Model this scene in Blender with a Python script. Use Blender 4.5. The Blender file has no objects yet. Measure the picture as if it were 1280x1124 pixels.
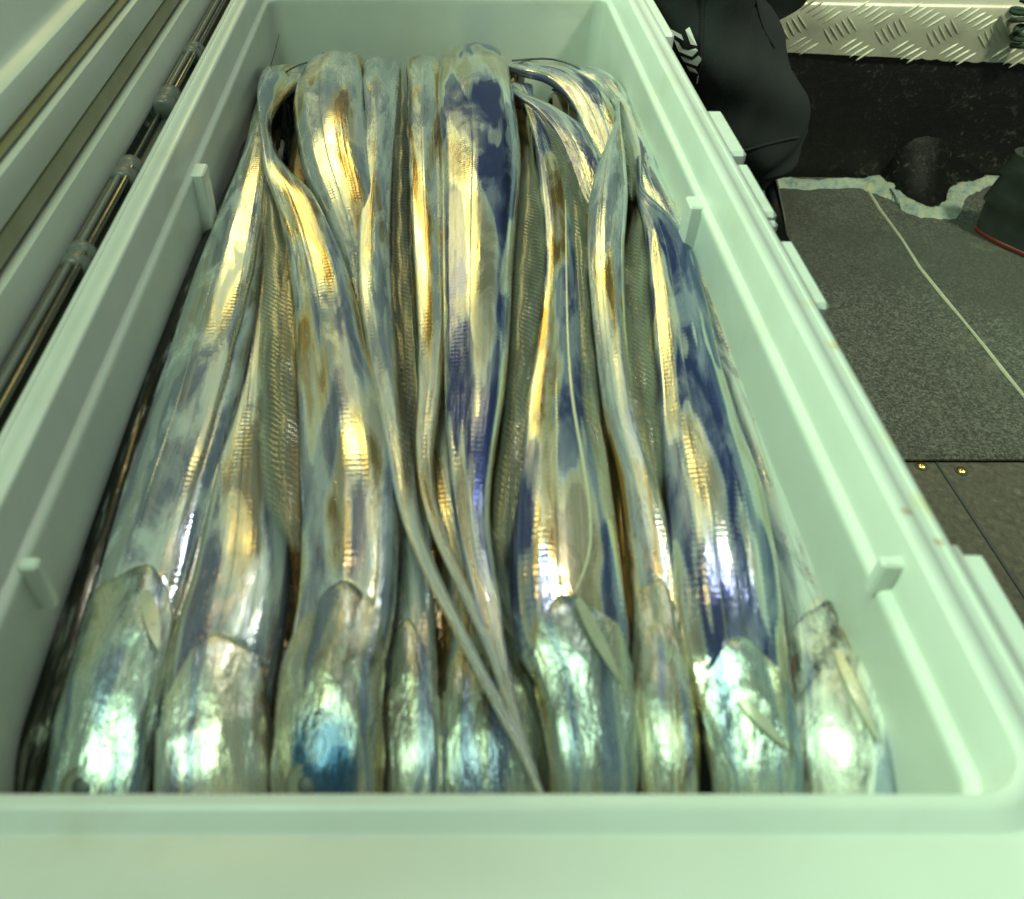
import bpy, math, random
from mathutils import Vector, Matrix
from mathutils.bvhtree import BVHTree

random.seed(7)
scene = bpy.context.scene
COL = scene.collection
# ------------------------------------------------------------------ camera
F = 1100.0                      # focal length in photo pixels (photo is 1280 wide)
PX, PY = 540.0, 562.0           # principal point in photo pixels
CAMZ = 0.56
PITCH = math.atan(1035.0 / F)
CP, SP = math.cos(PITCH), math.sin(PITCH)
cam_d = bpy.data.cameras.new('camera')
cam = bpy.data.objects.new('camera', cam_d)
COL.objects.link(cam)
cam.location = (0, 0, CAMZ)
cam.rotation_euler = (math.pi / 2 - PITCH, 0, 0)
cam_d.sensor_fit = 'HORIZONTAL'
cam_d.sensor_width = 36.0
cam_d.lens = F / 1280.0 * 36.0
cam_d.shift_x = (640 - PX) / 1280.0
cam_d.clip_start = 0.01
cam_d.clip_end = 100
cam_d.dof.use_dof = True
cam_d.dof.focus_distance = 0.74
cam_d.dof.aperture_fstop = 10.0
scene.camera = cam
# ------------------------------------------------------------------ world (night on a lit deck)
world = bpy.data.worlds.new('World')
scene.world = world
world.use_nodes = True
bg = world.node_tree.nodes['Background']
bg.inputs[0].default_value = (0.145, 0.195, 0.19, 1)
bg.inputs[1].default_value = 0.8
# ------------------------------------------------------------------ lamps
def area(name, loc, target, sx, sy, color, power):
    d = bpy.data.lights.new(name, 'AREA')
    d.shape = 'RECTANGLE'; d.size = sx; d.size_y = sy
    d.color = color; d.energy = power
    o = bpy.data.objects.new(name, d)
    COL.objects.link(o)
    o.location = loc
    o.rotation_euler = (Vector(target) - Vector(loc)).to_track_quat('-Z', 'Y').to_euler()
    return o
area('deck_floodlight_green', (-1.48, 0.42, 1.72), (0.15, 0.5, 0.25), 0.35, 0.35, (0.62, 1.0, 0.66), 42)
area('overhead_deck_lamp', (-0.40, 0.05, 2.05), (0.05, 0.60, 0.2), 0.6, 0.6, (0.67, 1.0, 0.68), 18)
area('deck_floodlight_warm', (-0.42, 1.95, 1.10), (0.0, 0.5, 0.25), 0.50, 0.34, (1.0, 0.82, 0.26), 2.9)
area('deck_floodlight_amber', (-0.10, 1.55, 1.62), (0.0, 0.5, 0.25), 0.34, 0.16, (1.0, 0.78, 0.26), 1.1)
area('deck_floodlight_orange', (-0.22, 1.12, 1.72), (0.0, 0.4, 0.25), 0.16, 0.08, (1.0, 0.62, 0.24), 0.45)
area('work_lamp', (0.26, 0.98, 1.45), (0.08, 0.3, 0.27), 0.09, 0.09, (1.0, 1.0, 0.92), 1.5)
sp_d = bpy.data.lights.new('deck_spotlight', 'SPOT'); sp_d.energy = 150; sp_d.color = (0.92, 1.0, 0.72); sp_d.spot_size = math.radians(52); sp_d.spot_blend = 0.6; sp_d.shadow_soft_size = 0.12
sp_o = bpy.data.objects.new('deck_spotlight', sp_d); COL.objects.link(sp_o)
sp_o.location = (1.15, 0.15, 1.9); sp_o.rotation_euler = (Vector((0.85, 1.02, 0.05)) - sp_o.location).to_track_quat('-Z', 'Y').to_euler()
scene.cycles.max_bounces = 7; scene.cycles.diffuse_bounces = 4; scene.cycles.glossy_bounces = 3; scene.cycles.transmission_bounces = 2; scene.cycles.transparent_max_bounces = 4
vs = scene.view_settings
vs.view_transform = 'Standard'; vs.look = 'None'; vs.exposure = 0.02; vs.gamma = 1.0
vs.use_curve_mapping = False

# ------------------------------------------------------------------ geometry helpers
def ray(px, py):
    dx, dy = (px - PX) / F, (py - PY) / F
    return Vector((dx, CP - dy * SP, -SP - dy * CP))
def at_z(px, py, z):
    d = ray(px, py); t = (z - CAMZ) / d.z
    return Vector((0, 0, CAMZ)) + d * t
def at_y(px, py, y):
    d = ray(px, py); t = y / d.y
    return Vector((0, 0, CAMZ)) + d * t
def depth(p):
    return p.y * CP + (CAMZ - p.z) * SP

def mesh_obj(name, verts, faces, mat, parent=None, smooth=True, sharp=40, uvs=None):
    me = bpy.data.meshes.new(name)
    me.from_pydata([tuple(v) for v in verts], [], faces)
    if uvs is not None:
        lay = me.uv_layers.new(name='UVMap')
        for poly in me.polygons:
            for li in poly.loop_indices:
                lay.data[li].uv = uvs[me.loops[li].vertex_index]
    if smooth:
        me.polygons.foreach_set('use_smooth', [True] * len(me.polygons))
        me.set_sharp_from_angle(angle=math.radians(sharp))
    me.update()
    o = bpy.data.objects.new(name, me)
    COL.objects.link(o)
    if mat: me.materials.append(mat)
    if parent: o.parent = parent
    return o
def empty(name, loc):
    o = bpy.data.objects.new(name, None)
    COL.objects.link(o); o.location = loc
    o.empty_display_size = 0.05
    return o
def tag(o, label, cat, group=None):
    o['label'] = label; o['category'] = cat
    if group: o['group'] = group
    return o
def struct(o):
    o['kind'] = 'structure'; return o
def keep_world(o, parent):
    """parent under an empty while the mesh data stay in world coordinates"""
    o.parent = parent
    o.matrix_parent_inverse = Matrix.Translation(-Vector(parent.location))
    return o

def box_data(x0, x1, y0, y1, z0, z1, b=0.002):
    """box with chamfered edges (24 corner points)"""
    vs_, fs = [], []
    import itertools
    idx = {}
    X, Y, Z = (x0, x1), (y0, y1), (z0, z1)
    for i, j, k in itertools.product((0, 1), repeat=3):
        s = [(1 if t == 0 else -1) for t in (i, j, k)]
        c = (X[i], Y[j], Z[k])
        for ax in range(3):                       # vertex on the face whose normal is ax
            v = [c[a] + (0 if a == ax else s[a] * b) for a in range(3)]
            idx[(i, j, k, ax)] = len(vs_); vs_.append(v)
    def q(*keys):
        fs.append([idx[k] for k in keys])
    for ax in range(3):
        o = [a for a in range(3) if a != ax]
        for side in (0, 1):
            def key(u, v):
                t = [0, 0, 0]; t[ax] = side; t[o[0]] = u; t[o[1]] = v
                return (*t, ax)
            q(key(0, 0), key(1, 0), key(1, 1), key(0, 1))
        # edges parallel to ax
        for u in (0, 1):
            for v in (0, 1):
                def key2(w, face):
                    t = [0, 0, 0]; t[ax] = w; t[o[0]] = u; t[o[1]] = v
                    return (*t, face)
                q(key2(0, o[0]), key2(1, o[0]), key2(1, o[1]), key2(0, o[1]))
    for i, j, k in itertools.product((0, 1), repeat=3):
        q((i, j, k, 0), (i, j, k, 1), (i, j, k, 2))
    return vs_, fs
def recalc(o):
    import bmesh
    bm = bmesh.new(); bm.from_mesh(o.data)
    bmesh.ops.recalc_face_normals(bm, faces=bm.faces)
    bm.to_mesh(o.data); bm.free()
    return o
def box(name, x0, x1, y0, y1, z0, z1, mat, parent=None, b=0.002):
    v, f = box_data(x0, x1, y0, y1, z0, z1, b)
    o = recalc(mesh_obj(name, v, f, mat, None, smooth=False))
    if parent: keep_world(o, parent)
    return o
def rrect(x0, x1, y0, y1, r, n=10):
    pts = []
    for cx, cy, a0 in ((x1 - r, y1 - r, 0), (x0 + r, y1 - r, 90), (x0 + r, y0 + r, 180), (x1 - r, y0 + r, 270)):
        for i in range(n + 1):
            a = math.radians(a0 + 90 * i / n)
            pts.append((cx + r * math.cos(a), cy + r * math.sin(a)))
    return pts
def loft(rings, cap0=True, cap1=True):
    n = len(rings[0]); verts, faces = [], []
    for r in rings: verts += [Vector(p) for p in r]
    for i in range(len(rings) - 1):
        for j in range(n):
            k = (j + 1) % n
            faces.append([i * n + j, i * n + k, (i + 1) * n + k, (i + 1) * n + j])
    if cap0: faces.append(list(range(n))[::-1])
    if cap1: faces.append([(len(rings) - 1) * n + j for j in range(n)])
    return verts, faces
def tube(points, radius, n=10):
    pts = [Vector(p) for p in points]; rings = []
    for i, p in enumerate(pts):
        t = (pts[min(i + 1, len(pts) - 1)] - pts[max(i - 1, 0)]).normalized()
        a = t.orthogonal().normalized() if i == 0 else (prev - t * prev.dot(t)).normalized()
        prev = a; b = t.cross(a)
        r = radius[i] if isinstance(radius, (list, tuple)) else radius
        rings.append([p + (a * math.cos(2 * math.pi * k / n) + b * math.sin(2 * math.pi * k / n)) * r for k in range(n)])
    return loft(rings)
def catmull(P, n):
    """P list of equal-length float tuples -> n samples"""
    m = len(P) - 1; out = []
    for s in range(n):
        u = s / (n - 1) * m; i = min(int(u), m - 1); t = u - i
        p0, p1, p2, p3 = P[max(i - 1, 0)], P[i], P[i + 1], P[min(i + 2, m)]
        out.append([0.5 * ((2 * b) + (c - a) * t + (2 * a - 5 * b + 4 * c - d) * t * t + (3 * b - a - 3 * c + d) * t ** 3)
                    for a, b, c, d in zip(p0, p1, p2, p3)])
    return out

# ------------------------------------------------------------------ material helpers
class NT:
    def __init__(self, name):
        self.m = bpy.data.materials.new(name); self.m.use_nodes = True
        self.t = self.m.node_tree; self.n = self.t.nodes
        self.b = self.n['Principled BSDF']
    def new(self, typ, **kw):
        nd = self.n.new(typ)
        for k, v in kw.items(): setattr(nd, k, v)
        return nd
    def link(self, a, b): self.t.links.new(a, b)
    def val(self, sock, v):
        if hasattr(v, 'node'): self.link(v, sock)
        else: sock.default_value = v
    def math(self, op, a, b=0.0, c=None, clamp=False):
        nd = self.new('ShaderNodeMath', operation=op); nd.use_clamp = clamp
        self.val(nd.inputs[0], a); self.val(nd.inputs[1], b)
        if c is not None: self.val(nd.inputs[2], c)
        return nd.outputs[0]
    def noise(self, vec, scale, detail=3, rough=0.5, dist=0.0):
        nd = self.new('ShaderNodeTexNoise')
        if vec is not None: self.link(vec, nd.inputs['Vector'])
        nd.inputs['Scale'].default_value = scale; nd.inputs['Detail'].default_value = detail
        nd.inputs['Roughness'].default_value = rough; nd.inputs['Distortion'].default_value = dist
        return nd.outputs['Fac']
    def ramp(self, fac, stops, interp='LINEAR'):
        nd = self.new('ShaderNodeValToRGB'); cr = nd.color_ramp; cr.interpolation = interp
        while len(cr.elements) < len(stops): cr.elements.new(0.5)
        for e, (p, c) in zip(cr.elements, stops):
            e.position = p
            e.color = (c, c, c, 1) if isinstance(c, (int, float)) else (*c, 1)
        self.link(fac, nd.inputs[0]); return nd.outputs[0]
    def mix(self, fac, a, b):
        nd = self.new('ShaderNodeMix', data_type='RGBA')
        self.val(nd.inputs[0], fac)
        for s, v in ((nd.inputs[6], a), (nd.inputs[7], b)):
            if hasattr(v, 'node'): self.link(v, s)
            else: s.default_value = (*v, 1)
        return nd.outputs[2]
    def comb(self, x, y, z=0.0):
        nd = self.new('ShaderNodeCombineXYZ')
        for s, v in zip(nd.inputs, (x, y, z)): self.val(s, v)
        return nd.outputs[0]
    def bump(self, h, strength, dist, prev=None):
        nd = self.new('ShaderNodeBump'); nd.inputs['Strength'].default_value = strength
        nd.inputs['Distance'].default_value = dist
        self.link(h, nd.inputs['Height'])
        if prev is not None: self.link(prev, nd.inputs['Normal'])
        return nd.outputs[0]
    def set(self, **kw):
        for k, v in kw.items():
            s = self.b.inputs[k.replace('_', ' ')]
            if hasattr(v, 'node'): self.link(v, s)
            elif isinstance(v, tuple) and len(v) == 3: s.default_value = (*v, 1)
            else: s.default_value = v
        return self
    def pos(self): return self.new('ShaderNodeNewGeometry').outputs['Position']
    def uv(self):
        u = self.new('ShaderNodeUVMap'); u.uv_map = 'UVMap'
        s = self.new('ShaderNodeSeparateXYZ'); self.link(u.outputs[0], s.inputs[0])
        return s.outputs[0], s.outputs[1]

def plain(name, color, rough=0.5, metallic=0.0, vary=0.15, scale=40, bump=0.0, bscale=400):
    k = NT(name); p = k.pos()
    f = k.noise(p, scale, 4)
    dark = tuple(c * (1 - vary) for c in color); light = tuple(min(1, c * (1 + vary)) for c in color)
    k.set(Base_Color=k.mix(f, dark, light), Metallic=metallic,
          Roughness=k.math('MULTIPLY_ADD', k.noise(p, scale * 2.3, 3), 0.2, rough - 0.1))
    if bump: k.set(Normal=k.bump(k.noise(p, bscale, 3), bump, 0.001))
    return k.m

# white cooler plastic: faint scuffs, fish-slime film, rust specks on the rim
def plastic(name, base, spots=()):
    k = NT(name); p = k.pos()
    scuff = k.noise(p, 14, 5, 0.6)
    col = k.mix(k.ramp(scuff, [(0.35, 0.0), (0.75, 1.0)]), base, tuple(c * 0.90 for c in base))
    grime = k.math('MULTIPLY', k.ramp(k.noise(p, 7, 6, 0.7, 0.8), [(0.52, 0.0), (0.72, 1.0)]), k.ramp(k.noise(p, 55, 5, 0.75), [(0.40, 0.1), (0.62, 0.6)]))
    col = k.mix(grime, col, (0.52, 0.50, 0.36))
    scr = k.new('ShaderNodeMapping'); k.link(p, scr.inputs[0]); scr.inputs['Scale'].default_value = (60, 4, 60); scr.inputs['Rotation'].default_value = (0.1, 0.2, 0.35)
    col = k.mix(k.math('MULTIPLY', k.ramp(k.noise(scr.outputs[0], 3.0, 3, 0.8), [(0.70, 0.0), (0.76, 1.0)]), 0.35), col, (0.50, 0.51, 0.46))
    warp = k.noise(p, 90, 3)
    for (s, r, c, a) in spots:
        d = k.new('ShaderNodeVectorMath', operation='DISTANCE'); k.link(p, d.inputs[0]); d.inputs[1].default_value = s
        m = k.math('MULTIPLY_ADD', warp, r * 1.2, k.math('SUBTRACT', d.outputs['Value'], r * 0.6))
        f = k.math('SUBTRACT', 1.0, k.math('DIVIDE', m, r, clamp=True), clamp=True)
        col = k.mix(k.math('MULTIPLY', f, a), col, c)
    k.set(Base_Color=col, Roughness=k.math('MULTIPLY_ADD', scuff, 0.25, 0.22), Specular_IOR_Level=0.5)
    k.set(Normal=k.bump(k.noise(p, 260, 3), 0.06, 0.0006))
    return k.m
RIMZ = 0.322
RUST = (0.42, 0.16, 0.03)
M_white = plastic('white_plastic', (0.69, 0.72, 0.66), [
    (tuple(at_z(1134, 642, RIMZ)), 0.0032, RUST, 1.0), (tuple(at_z(1173, 678, RIMZ)), 0.0026, RUST, 0.95),
    (tuple(at_z(1043, 432, RIMZ)), 0.005, (0.62, 0.42, 0.15), 0.6), (tuple(at_z(1010, 380, RIMZ)), 0.006, (0.62, 0.5, 0.2), 0.35),
    (tuple(at_z(1120, 545, RIMZ)), 0.010, (0.66, 0.58, 0.25), 0.45), (tuple(at_z(1160, 630, RIMZ)), 0.010, (0.66, 0.55, 0.25), 0.5),
    (tuple(at_z(1075, 465, RIMZ)), 0.009, (0.66, 0.58, 0.25), 0.45)])
M_lid = plastic('lid_plastic', (0.56, 0.58, 0.52))
M_gasket = plain('gasket_rubber', (0.34, 0.33, 0.20), 0.5, vary=0.25, scale=30)
M_gasket2 = plain('aged_seal', (0.42, 0.38, 0.18), 0.5, vary=0.3, scale=25)
M_dark = plain('dark_plastic', (0.05, 0.055, 0.05), 0.35)
M_greyplastic = plain('grey_plastic', (0.13, 0.14, 0.125), 0.35)
M_chrome = plain('polished_steel', (0.24, 0.23, 0.18), 0.18, 1.0, vary=0.1)

# ------------------------------------------------------------------ deck
def deck_material():
    k = NT('deck_mat'); p = k.pos()
    fine = k.noise(p, 420, 3, 0.8); mid = k.noise(p, 210, 4, 0.75); big = k.noise(p, 5, 3)
    col = k.ramp(k.math('MULTIPLY_ADD', mid, 0.45, k.math('MULTIPLY', fine, 0.6)),
                 [(0.38, (0.022, 0.024, 0.019)), (0.52, (0.062, 0.065, 0.052)), (0.66, (0.16, 0.165, 0.13))])
    col = k.mix(k.ramp(big, [(0.42, 0.0), (0.62, 0.7)]), col, (0.045, 0.047, 0.036))
    col = k.mix(k.ramp(k.noise(p, 17, 5, 0.7), [(0.58, 0.0), (0.70, 0.45)]), col, (0.15, 0.15, 0.10))
    k.set(Base_Color=col, Roughness=0.85)
    k.set(Normal=k.bump(k.math('ADD', fine, mid), 0.7, 0.0025))
    return k.m
def deck_panel_material():
    k = NT('worn_deck_panel'); p = k.pos()
    s = k.new('ShaderNodeMapping'); k.link(p, s.inputs[0]); s.inputs['Scale'].default_value = (1, 0.8, 1); s.inputs['Rotation'].default_value = (0, 0, 0.5)
    g = k.noise(s.outputs[0], 160, 5, 0.7); big = k.noise(p, 9, 4, 0.6)
    col = k.ramp(g, [(0.3, (0.03, 0.03, 0.022)), (0.62, (0.085, 0.078, 0.055)), (0.8, (0.19, 0.18, 0.13))])
    col = k.mix(k.ramp(big, [(0.45, 0.0), (0.75, 0.7)]), col, (0.085, 0.08, 0.045))
    k.set(Base_Color=col, Roughness=0.75, Normal=k.bump(g, 0.5, 0.002))
    return k.m
M_deck = deck_material()
deck = mesh_obj('deck_floor', [(-2, -1, 0), (2.5, -1, 0), (2.5, 1.14, 0), (-2, 1.14, 0)], [[0, 1, 2, 3]], deck_panel_material(), smooth=False)
struct(deck)
# raised rubber mat with a folded front edge
e0 = at_z(1100, 571, 0.008); WALLY = 1.128
v, f = box_data(-1.2, 1.9, e0.y, WALLY + 0.004, 0.0, 0.008, 0.003)
mat_o = recalc(mesh_obj('rubber_mat', v, f, M_deck, smooth=False))
tag(mat_o, 'grey textured rubber mat covering the deck behind the cooler', 'mat')
# light seam line in the mat
seam_pts = [(1084, 236), (1100, 262), (1128, 300), (1150, 335), (1180, 372), (1205, 402), (1232, 435), (1258, 468), (1290, 508), (1330, 560)]
sv, sf = [], []
for i, (x, y) in enumerate(seam_pts):
    a = at_z(x, y, 0.0085); w = 0.0019 + 0.0006 * math.sin(i * 2.1)
    sv += [a + Vector((-w, 0, 0)), a + Vector((-w * .4, 0, 0.0014)), a + Vector((w * .4, 0, 0.0014)), a + Vector((w, 0, 0))]
    if i:
        for j in range(3): sf.append([4 * i - 4 + j, 4 * i - 3 + j, 4 * i + 1 + j, 4 * i + j])
M_seam = plain('pale_seam', (0.36, 0.36, 0.25), 0.7, vary=0.3, scale=160)
mesh_obj('seam', sv, sf, M_seam, mat_o)
# joint between deck panels and brass screws
ja, jb = at_z(1170, 576, 0.001), at_z(1330, 820, 0.001)
jd = (jb - ja).normalized(); js = Vector((jd.y, -jd.x, 0)) * 0.0012
mesh_obj('panel_joint', [ja - js, jb - js, jb + js, ja + js], [[0, 1, 2, 3]], M_dark, deck, smooth=False)
M_brass = plain('brass', (0.75, 0.55, 0.15), 0.25, 1.0)
for i, (x, y) in enumerate(((1152, 583), (1202, 589))):
    c = at_z(x, y, 0.0)
    rings = []
    for r, z in ((0.0045, 0.0), (0.0043, 0.0015), (0.003, 0.0026), (0.0012, 0.0028), (0.0009, 0.0016)):
        rings.append([c + Vector((r * math.cos(a), r * math.sin(a), z)) for a in [2 * math.pi * q / 14 for q in range(14)]])
    s = mesh_obj('brass_screw', *loft(rings), M_brass)
    tag(s, ('brass screw head in the deck beside the cooler rim', 'brass screw head in the deck farther from the cooler')[i], 'screw', 'screws in the deck')
    # dark countersink
    ring = [c + Vector((0.006 * math.cos(2 * math.pi * q / 14), 0.006 * math.sin(2 * math.pi * q / 14), 0.0006)) for q in range(14)]
    mesh_obj('countersink', ring, [list(range(14))], M_dark, s, smooth=False)

# black bulwark
def black_wall_material():
    k = NT('black_bulwark'); p = k.pos()
    big = k.noise(p, 11, 5, 0.65); sc = k.noise(p, 60, 6, 0.75, 1.5); fine = k.noise(p, 260, 4, 0.7)
    m = k.math('MULTIPLY', k.ramp(sc, [(0.56, 0.0), (0.70, 1.0)]), k.ramp(big, [(0.45, 0.1), (0.68, 1.0)]))
    m2 = k.math('MULTIPLY', k.ramp(fine, [(0.66, 0.0), (0.74, 1.0)]), 0.6)
    col = k.mix(k.math('MAXIMUM', m, m2), (0.006, 0.006, 0.005), (0.12, 0.115, 0.09))
    k.set(Base_Color=col, Roughness=k.math('MULTIPLY_ADD', big, 0.3, 0.25), Normal=k.bump(k.math('ADD', sc, big), 0.4, 0.004))
    return k.m
plate_y = WALLY - 0.006
zt = at_y(1100, 70, WALLY).z
N = 60; bv, bf = [], []
for j in range(14):
    for i in range(N + 1):
        x = -1.2 + 3.1 * i / N; z = -0.01 + (zt + 0.06) * j / 13
        y = WALLY + 0.003 * math.sin(x * 7 + z * 9) + 0.002 * math.sin(x * 23 + 2)
        bv.append((x, y, z))
for j in range(13):
    for i in range(N):
        bf.append([j * (N + 1) + i, j * (N + 1) + i + 1, (j + 1) * (N + 1) + i + 1, (j + 1) * (N + 1) + i])
M_black = black_wall_material()
bul = mesh_obj('bulwark_wall', bv, bf, M_black, sharp=80)
tag(bul, 'scuffed black bulwark wall behind the mat under the tread plate', 'wall')
# old pale sealant along the foot of the bulwark, torn round a black blister
M_seal = NT('sealant'); _p = M_seal.pos()
M_seal.set(Base_Color=M_seal.ramp(M_seal.noise(_p, 70, 5, 0.7), [(0.3, (0.10, 0.16, 0.17)), (0.48, (0.24, 0.29, 0.24)), (0.68, (0.36, 0.35, 0.20))]), Roughness=0.6,
           Normal=M_seal.bump(M_seal.noise(_p, 150, 4), 0.6, 0.003)); M_seal = M_seal.m
up = [(968, 226), (1000, 226), (1040, 227), (1075, 226), (1090, 222), (1102, 224), (1110, 231), (1118, 233), (1108, 237), (1122, 241), (1134, 250), (1150, 258), (1162, 262), (1172, 260), (1182, 250), (1184, 240), (1194, 233), (1212, 230), (1224, 226), (1236, 222), (1280, 219)]
lo = [(968, 236), (1000, 237), (1040, 236), (1075, 236), (1085, 240), (1096, 243), (1106, 247), (1114, 250), (1124, 256), (1128, 264), (1142, 270), (1160, 273), (1178, 274), (1196, 272), (1202, 262), (1206, 250), (1212, 244), (1222, 240), (1230, 236), (1240, 232), (1280, 230)]
uu = catmull(up, 90); ll = catmull(lo, 90)
sv, sf = [], []
for i in range(90):
    jit = random.uniform(-.7, .7)
    a = at_z(uu[i][0] + jit, uu[i][1] + random.uniform(-1.6, 1.2), 0.0095); b = at_z(ll[i][0] + jit, ll[i][1] + random.uniform(-1, 1), 0.0085)
    if a.y > WALLY - 0.006: a.y = WALLY - 0.004
    for t, h in ((0, 0.003), (0.25, 0.0055), (0.6, 0.004), (1, 0.0)):
        sv.append(a.lerp(b, t) + Vector((0, 0, h * (1 + .25 * math.sin(i * .7 + t * 3)))))
    if i:
        for j in range(3): sf.append([4 * i - 4 + j, 4 * i - 3 + j, 4 * i + 1 + j, 4 * i + j])
seal = mesh_obj('sealant_bead', sv, sf, M_seal)
tag(seal, 'pale torn sealant bead along the foot of the black bulwark', 'sealant')
# the black blister the sealant runs round
blis = [(1100, 226), (1120, 242), (1136, 252), (1158, 263), (1172, 262), (1184, 250), (1188, 238), (1210, 230), (1230, 222), (1225, 205), (1190, 190), (1150, 186), (1120, 200)]
flo = [at_z(x, y, 0.0088) for x, y in blis[:9]]
top = [Vector((p.x, WALLY - 0.001, 0.012 + 0.06 * math.sin(math.pi * i / 8))) for i, p in enumerate(flo)]
bv, bf = [], []
for i in range(9):
    for t in range(7):
        u = t / 6; q = flo[i].lerp(top[i], u); q.z = 0.0088 + (top[i].z - 0.0088) * u ** 1.7
        bv.append(q)
    if i:
        for t in range(6): bf.append([7 * i - 7 + t, 7 * i + t, 7 * i + 1 + t, 7 * i - 6 + t])
M_blister = black_wall_material(); M_blister.name = 'blistered_black'; M_blister.node_tree.nodes['Principled BSDF'].inputs['Specular IOR Level'].default_value = 0.12
mesh_obj('blister', bv, bf, M_blister, bul, sharp=80)

# aluminium tread plate on the bulwark
def alu_material():
    k = NT('aluminium'); p = k.pos()
    n = k.noise(p, 26, 6, 0.7); fine = k.noise(p, 300, 3)
    col = k.mix(k.ramp(n, [(0.45, 0.0), (0.72, 0.7)]), (0.62, 0.60, 0.46), (0.34, 0.33, 0.26))
    k.set(Base_Color=col, Metallic=0.55, Roughness=k.math('MULTIPLY_ADD', n, 0.35, 0.30), Normal=k.bump(fine, 0.12, 0.001))
    return k.m
M_alu = alu_material()
PYP = WALLY - 0.007
xs = [960 + i * 6.4 for i in range(60)]
pv, pf = [], []
for i, x in enumerate(xs):
    slope = (x - 975) * 0.049
    jag = (random.uniform(-1.2, 1.8) if x > 1130 else random.uniform(-.3, .3))
    b = at_y(x, 65 + slope + jag, PYP); t = at_y(x, 3 + slope * 0.35, PYP)
    tb = t + Vector((0, 0.045, 0.004))
    pv += [b + Vector((0, 0.003, 0)), b, b.lerp(t, .5), t - Vector((0, 0, .003)), t + Vector((0, .003, 0.001)), tb]
    if i:
        for j in range(5): pf.append([6 * i - 6 + j, 6 * i + j, 6 * i + 1 + j, 6 * i - 5 + j])
plate = mesh_obj('tread_plate', pv, pf, M_alu, sharp=50)
tag(plate, 'pale aluminium tread plate with raised bars capping the black bulwark', 'tread plate')
rel = BVHTree.FromPolygons([tuple(q) for q in pv], pf)
# one raised lens-shaped bar, shared by all
L, W, H = 0.0125, 0.0017, 0.0013
bar_v = [(-L, 0, 0), (L, 0, 0)]
for t in (-.6, 0, .6):
    s = 1 - t * t * 0.55
    bar_v += [(L * t, 0, W * s), (L * t, -H * s, 0), (L * t, 0, -W * s)]
bar_f = [[0, 2, 3], [0, 3, 4], [2, 5, 6, 3], [3, 6, 7, 4], [5, 8, 9, 6], [6, 9, 10, 7], [8, 1, 9], [9, 1, 10]]
bar_me = bpy.data.meshes.new('tread_bar'); bar_me.from_pydata(bar_v, [], bar_f); bar_me.materials.append(M_alu)
bar_me.polygons.foreach_set('use_smooth', [True] * len(bar_f)); bar_me.set_sharp_from_angle(angle=math.radians(70))
groups = [(x, 13 + (x - 1026) * .05, 1) for x in (962, 1026, 1090, 1155, 1220, 1284)] + \
         [(x, 37 + (x - 1026) * .03, -1) for x in (988, 1050, 1114, 1178, 1242)] + \
         [(x, 62 + (x - 1026) * .045, 1) for x in (1011, 1074, 1138, 1200, 1266)]
for gx, gy, sgn in groups:
    for k_ in range(5):
        off = (k_ - 2) * 6.5
        x, y = gx + off * 1.15, gy + off * 0.62 * sgn
        lim = 65 + (x - 975) * .049
        if y > lim - 2 or y < 3: continue
        if x < 968: continue
        p = at_y(x, y, PYP)
        o = bpy.data.objects.new('tread_bar', bar_me); COL.objects.link(o)
        o.parent = plate; o.location = p + Vector((0, -0.0002, 0))
        o.rotation_euler = (0, math.radians((-38 if sgn > 0 else 48) + random.uniform(-3, 3)), 0)
# step deck behind the plate
t0 = at_y(1100, 3, PYP).z
struct(mesh_obj('upper_deck', [(-1.2, WALLY + .03, t0 - .002), (2.2, WALLY + .03, t0 - .002), (2.2, 3.2, t0 - .002), (-1.2, 3.2, t0 - .002)], [[0, 1, 2, 3]], deck_panel_material(), smooth=False))

# ------------------------------------------------------------------ cooler box
CX = 0.005
cool = empty('cooler_box', (CX, 0.5, 0.0))
tag(cool, 'white plastic fishing cooler with open lid, packed full of silver hairtail', 'cooler')
YN, YF = 0.113, 0.905
def crect(hx, dn, df, r, z):
    return [Vector((x, y, z)) for x, y in rrect(CX - hx, CX + hx, YN - dn, YF + df, max(r - .017, .008), 12)]
RI = 0.164
prof = [  # half width, near margin, far margin, radius, z
    (RI - .006, .03, .004, .035, 0.004), (RI - .003, .036, .008, .038, 0.008), (RI + .008, .055, .014, .05, .290),
    (RI + .013, .062, .018, .052, .296), (RI + .0155, .066, .020, .054, .300), (RI + .016, .067, .0205, .054, .3195),
    (RI + .0150, .0655, .0195, .053, .3215), (RI + .0135, .064, .018, .052, .322),
    (RI + .0122, .0125, .0135, .0455, .3221), (RI + .0117, .0119, .0128, .0450, .3214), (RI + .0112, .0113, .0122, .0444, .3214), (RI + .0106, .0106, .0114, .0438, .3222),
    (RI + .0068, .0066, .0068, .040, .3222), (RI + .0062, .006, .0062, .0395, .3229), (RI + .0015, .0015, .0015, .0355, .3230), (RI + .0004, .0004, .0004, .0345, .3225), (RI, 0, 0, .034, .3212),
    (RI - .0006, -.0006, -.0006, .0335, .3035), (RI - .001, -.001, -.001, .033, .3015), (RI - .0035, -.0035, -.0035, .031, .3006), (RI - .0046, -.0046, -.0046, .030, .2995), (RI - .005, -.005, -.005, .0296, .2978),
    (RI - .0042, -.0042, -.0042, .030, .294), (RI - .0055, -.0055, -.0055, .0295, .23), (RI - .011, -.011, -.011, .028, .07), (RI - .014, -.014, -.014, .026, .058), (RI - .022, -.022, -.022, .02, .054)]
rings = [crect(*p) for p in prof]
body = mesh_obj('body', *loft(rings), M_white, sharp=50)
keep_world(body, cool)
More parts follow.
